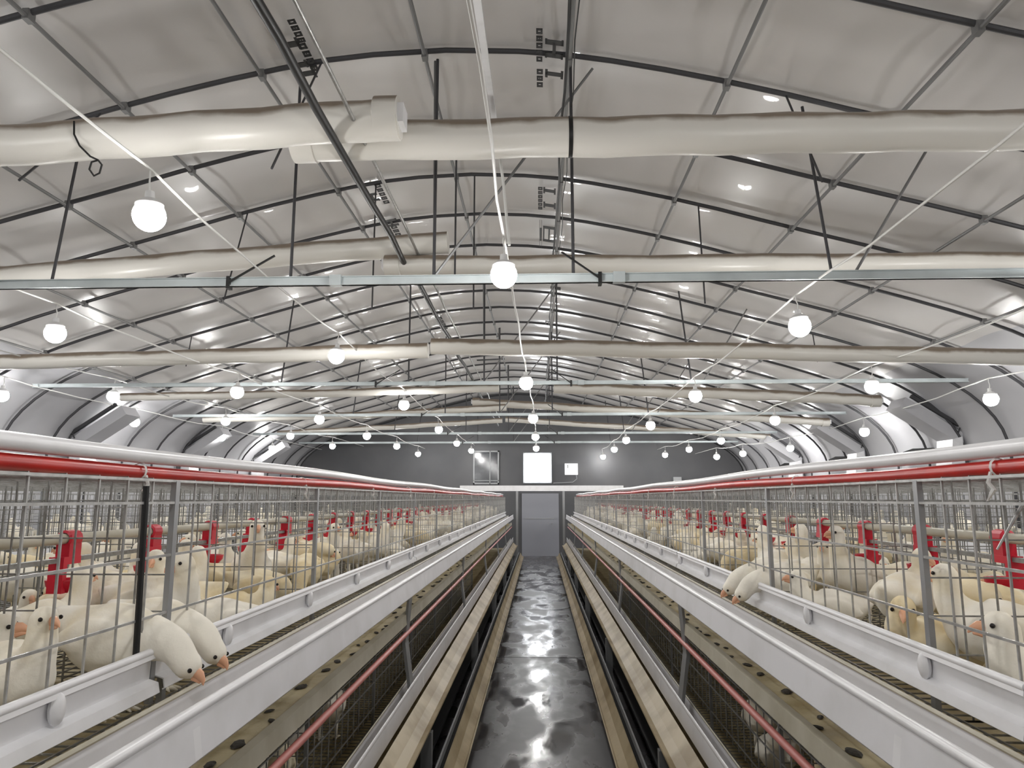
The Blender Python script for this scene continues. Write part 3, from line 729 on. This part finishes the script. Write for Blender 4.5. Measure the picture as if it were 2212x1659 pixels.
B2 = [(-.17, 0, .235, .010, .006), (-.12, 0, .205, .042, .040), (-.045, 0, .172, .078, .080), (.045, 0, .165, .074, .078), (.095, 0, .170, .050, .052)]
pose('reach', B2+[(.145, 0, .155, .037, .039)], (.190, 0, .112), pitch=.6)
pose('peck', B2+[(.130, 0, .125, .035, .037)], (.155, 0, .068), pitch=1.0, yellow=True)
pose('preen', B0+[(.100, .03, .235, .035, .037)], (.075, .068, .222), yaw=2.5, pitch=.6, yellow=True)
B3 = [(-.150, 0, .16, .010, .006), (-.11, 0, .155, .042, .040), (-.045, 0, .170, .074, .076), (.030, 0, .200, .070, .078), (.070, 0, .250, .046, .050)]
pose('alert', B3+[(.085, 0, .300, .032, .033)], (.098, 0, .352))
protos = {}
def chicken(key, x, y, z, rz, lab, grp=None, s=1., kids=True, name='chicken'):
    me, h, yw, pt = POSES[key]
    if key not in protos:
        o = bpy.data.objects.new('chicken', me); COL.objects.link(o)
        R = Matrix.Rotation(yw, 3, 'Z') @ Matrix.Rotation(pt, 3, 'Y')
        b = bpy.data.objects.new('beak', BK); COL.objects.link(b); b.parent = o; b.location = h+R@Vector((.003, 0, -.002)); b.rotation_euler = R.to_euler()
        for sg in (-1, 1):
            e = bpy.data.objects.new('eye', EY); COL.objects.link(e); e.parent = o; e.location = h+R@Vector((.013, sg*.0232, .006)); e.rotation_euler = R.to_euler()
        protos[key] = o
    elif kids: o = copy_tree(protos[key])
    else: o = copy_tree(protos[key], False)
    o.location = (x, y, z); o.rotation_euler = (0, 0, rz); o.scale = (s, s, s)
    return tag(o, lab, 'chicken', grp)
placed = []
zf = ZF[0]+.007
def hero(key, x, y, deg, lab, s=1., tier=0):
    placed.append((x, y, tier)); return chicken(key, x, y, ZF[tier]+.007, math.radians(deg), lab, None, s)
for k_ in POSES: pass
# left heroes
hero('stand', -1.10, 1.535, -25, 'white chicken with upright neck and orange beak nearest in the left cage', .88)
hero('sit', -1.08, 2.47, -118, 'white chicken looking left toward the camera just above the left rail', 1.1)
hero('reach', -1.03, 1.80, -8, 'cream chicken pushing its head under the left rail into the trough, nearer of two', 1.05)
hero('reach', -1.03, 1.99, -14, 'cream chicken with pinkish face poking under the left rail, farther of two', 1.0)
hero('sit', -1.36, 1.66, 20, 'white chicken resting behind the black strap in the left cage', 1.05)
hero('stand_turn', -1.36, 2.72, 60, 'white chicken turned away behind the second red cup on the left', 1.0)
hero('sit_yellow', -1.14, 2.78, 10, 'yellowish chicken crouching low at the left cage front', 1.0)
hero('alert', -1.30, 3.30, -60, 'plump white chicken with raised breast in the middle of the left cages', 1.1)
hero('sit', 1.145, 1.70, 172, 'white chicken with sharp black eye facing left at the near right cage front', 1.12)
hero('preen', 1.34, 2.28, 200, 'yellowish chicken preening beside the red cup in the right cage', 1.05)
hero('stand_back', 1.26, 2.62, 40, 'cream chicken standing with its tail to the right rail', 1.05)
hero('sit_yellow', 1.12, 2.18, 190, 'yellowish chicken crouched against the right cage front wires', 1.12)
hero('alert', 1.32, 3.15, 200, 'white chicken stretching upright behind the third red cup on the right', 1.05)
hero('reach', 1.03, 3.20, 188, 'pale chicken with its head in the right trough, nearer of two', 1.)
hero('reach', 1.03, 3.42, 192, 'cream chicken with its head in the right trough, farther of two', 1.)
hero('stand_turn', 1.52, 1.80, 120, 'cream chicken behind the near red cup at the right edge', 1.0)
hero('sit', 1.12, 2.95, 170, 'white chicken resting at the foot of the right cage wires', 1.0)
hero('stand', 1.20, 2.02, 140, 'white chicken standing behind the two crouching birds on the right', 1.0)
rnd = random.Random(11); keys = list(POSES)
indiv = len(placed); far = []
def fill(xc0, xc1, y0, y1, n, tier, sg, zone, maxind, mind=.165):
    global indiv
    k = 0; tries = 0
    while k < n and tries < n*80:
        tries += 1
        x = sg*rnd.uniform(xc0, xc1); y = rnd.uniform(y0, y1)
        if any(t_ == tier and (x-a)**2+(y-b)**2 < mind**2 for a, b, t_ in placed[-400:]): continue
        if min(abs(y-yy) for yy in YM) < .05: continue
        key = rnd.choice(['stand', 'stand_turn', 'stand_back', 'sit', 'sit', 'sit_yellow', 'peck', 'preen', 'alert', 'stand'])
        rz = rnd.uniform(0, 2*math.pi); s = rnd.uniform(.88, 1.08)
        tips = [abs(x+d*math.cos(rz)) for d in (.20*s, -.185*s)]
        lo_, hi_ = (.955, 1.93) if xc1 < 2 else ((1.97, 2.93) if xc1 < 3 else (4.58, 5.5))
        if min(tips) < lo_ or max(tips) > hi_: continue
        placed.append((x, y, tier)); k += 1
        if y < maxind and indiv < 296:
            indiv += 1; ci = max(0, int((y-YM[1])//L)); act = {'stand': 'standing', 'stand_turn': 'standing head turned', 'stand_back': 'looking backward', 'sit': 'resting', 'sit_yellow': 'crouching', 'peck': 'pecking at the floor', 'preen': 'preening', 'alert': 'standing upright'}[key]
            near = y < 5
            chicken(key, x, y, ZF[tier]+.007, rz, 'cream chicken %s, %s, %s cage along' % (act, zone, ORD[ci]), 'chickens in the cages', s, kids=near)
        else: far.append((key, x, y, ZF[tier]+.007, rz, s))
for sg in (-1, 1):
    S = SIDE[sg]
    fill(1.14, 1.86, .95, 8.9, 78, 0, sg, 'front half of %s row' % S, 9)
    fill(1.05, 1.5, .9, 4.2, 18, 1, sg, 'second tier %s' % S, 5)
    fill(2.1, 2.8, 1.4, 9, 36, 0, sg, 'rear half of the %s row' % S, 7)
for sg in (-1, 1):
    fill(1.14, 1.86, 8.9, 19.6, 125, 0, sg, '', 0)
    fill(2.1, 2.8, 9, 19.6, 60, 0, sg, '', 0)
    fill(4.75, 5.35, 3.0, 19, 70, 0, sg, '', 0)
# far flock: simplified birds joined as one uncountable mass
low = {}
for k_, (me, h, yw, pt) in POSES.items():
    ob = bpy.data.objects.new('tmp', me); COL.objects.link(ob); md = ob.modifiers.new('d', 'DECIMATE'); md.ratio = .06
    dg = bpy.context.evaluated_depsgraph_get(); l = bpy.data.meshes.new_from_object(ob.evaluated_get(dg)); low[k_] = ([v.co.copy() for v in l.vertices], [tuple(p.vertices) for p in l.polygons]); bpy.data.objects.remove(ob)
fm = MB()
for key, x, y, z, rz, s in far:
    vs, fs = low[key]; Mx = Matrix.Translation((x, y, z)) @ Matrix.Rotation(rz, 4, 'Z') @ Matrix.Scale(s, 4)
    fm.add([Mx @ v for v in vs], fs)
o = bpy.data.objects.new('chicken_flock', fm.mesh('chicken_flock', M['feather'])); COL.objects.link(o)
o.data.polygons.foreach_set('use_smooth', [True]*len(o.data.polygons))
tag(o, 'mass of cream white chickens filling the far cages', 'chickens', kind='stuff')

# ------------------------------------------------------------------ world and view
w = bpy.data.worlds.new('world'); SC.world = w; w.use_nodes = True
w.node_tree.nodes['Background'].inputs[0].default_value = (.5, .5, .5, 1); w.node_tree.nodes['Background'].inputs[1].default_value = .05
SC.view_settings.view_transform = 'Standard'; SC.view_settings.look = 'None'; SC.view_settings.gamma = 1; SC.view_settings.use_curve_mapping = False
SC.view_settings.exposure = 0.0
SC.cycles.max_bounces = 8; SC.cycles.diffuse_bounces = 5; SC.cycles.glossy_bounces = 4; SC.cycles.sample_clamp_indirect = 8
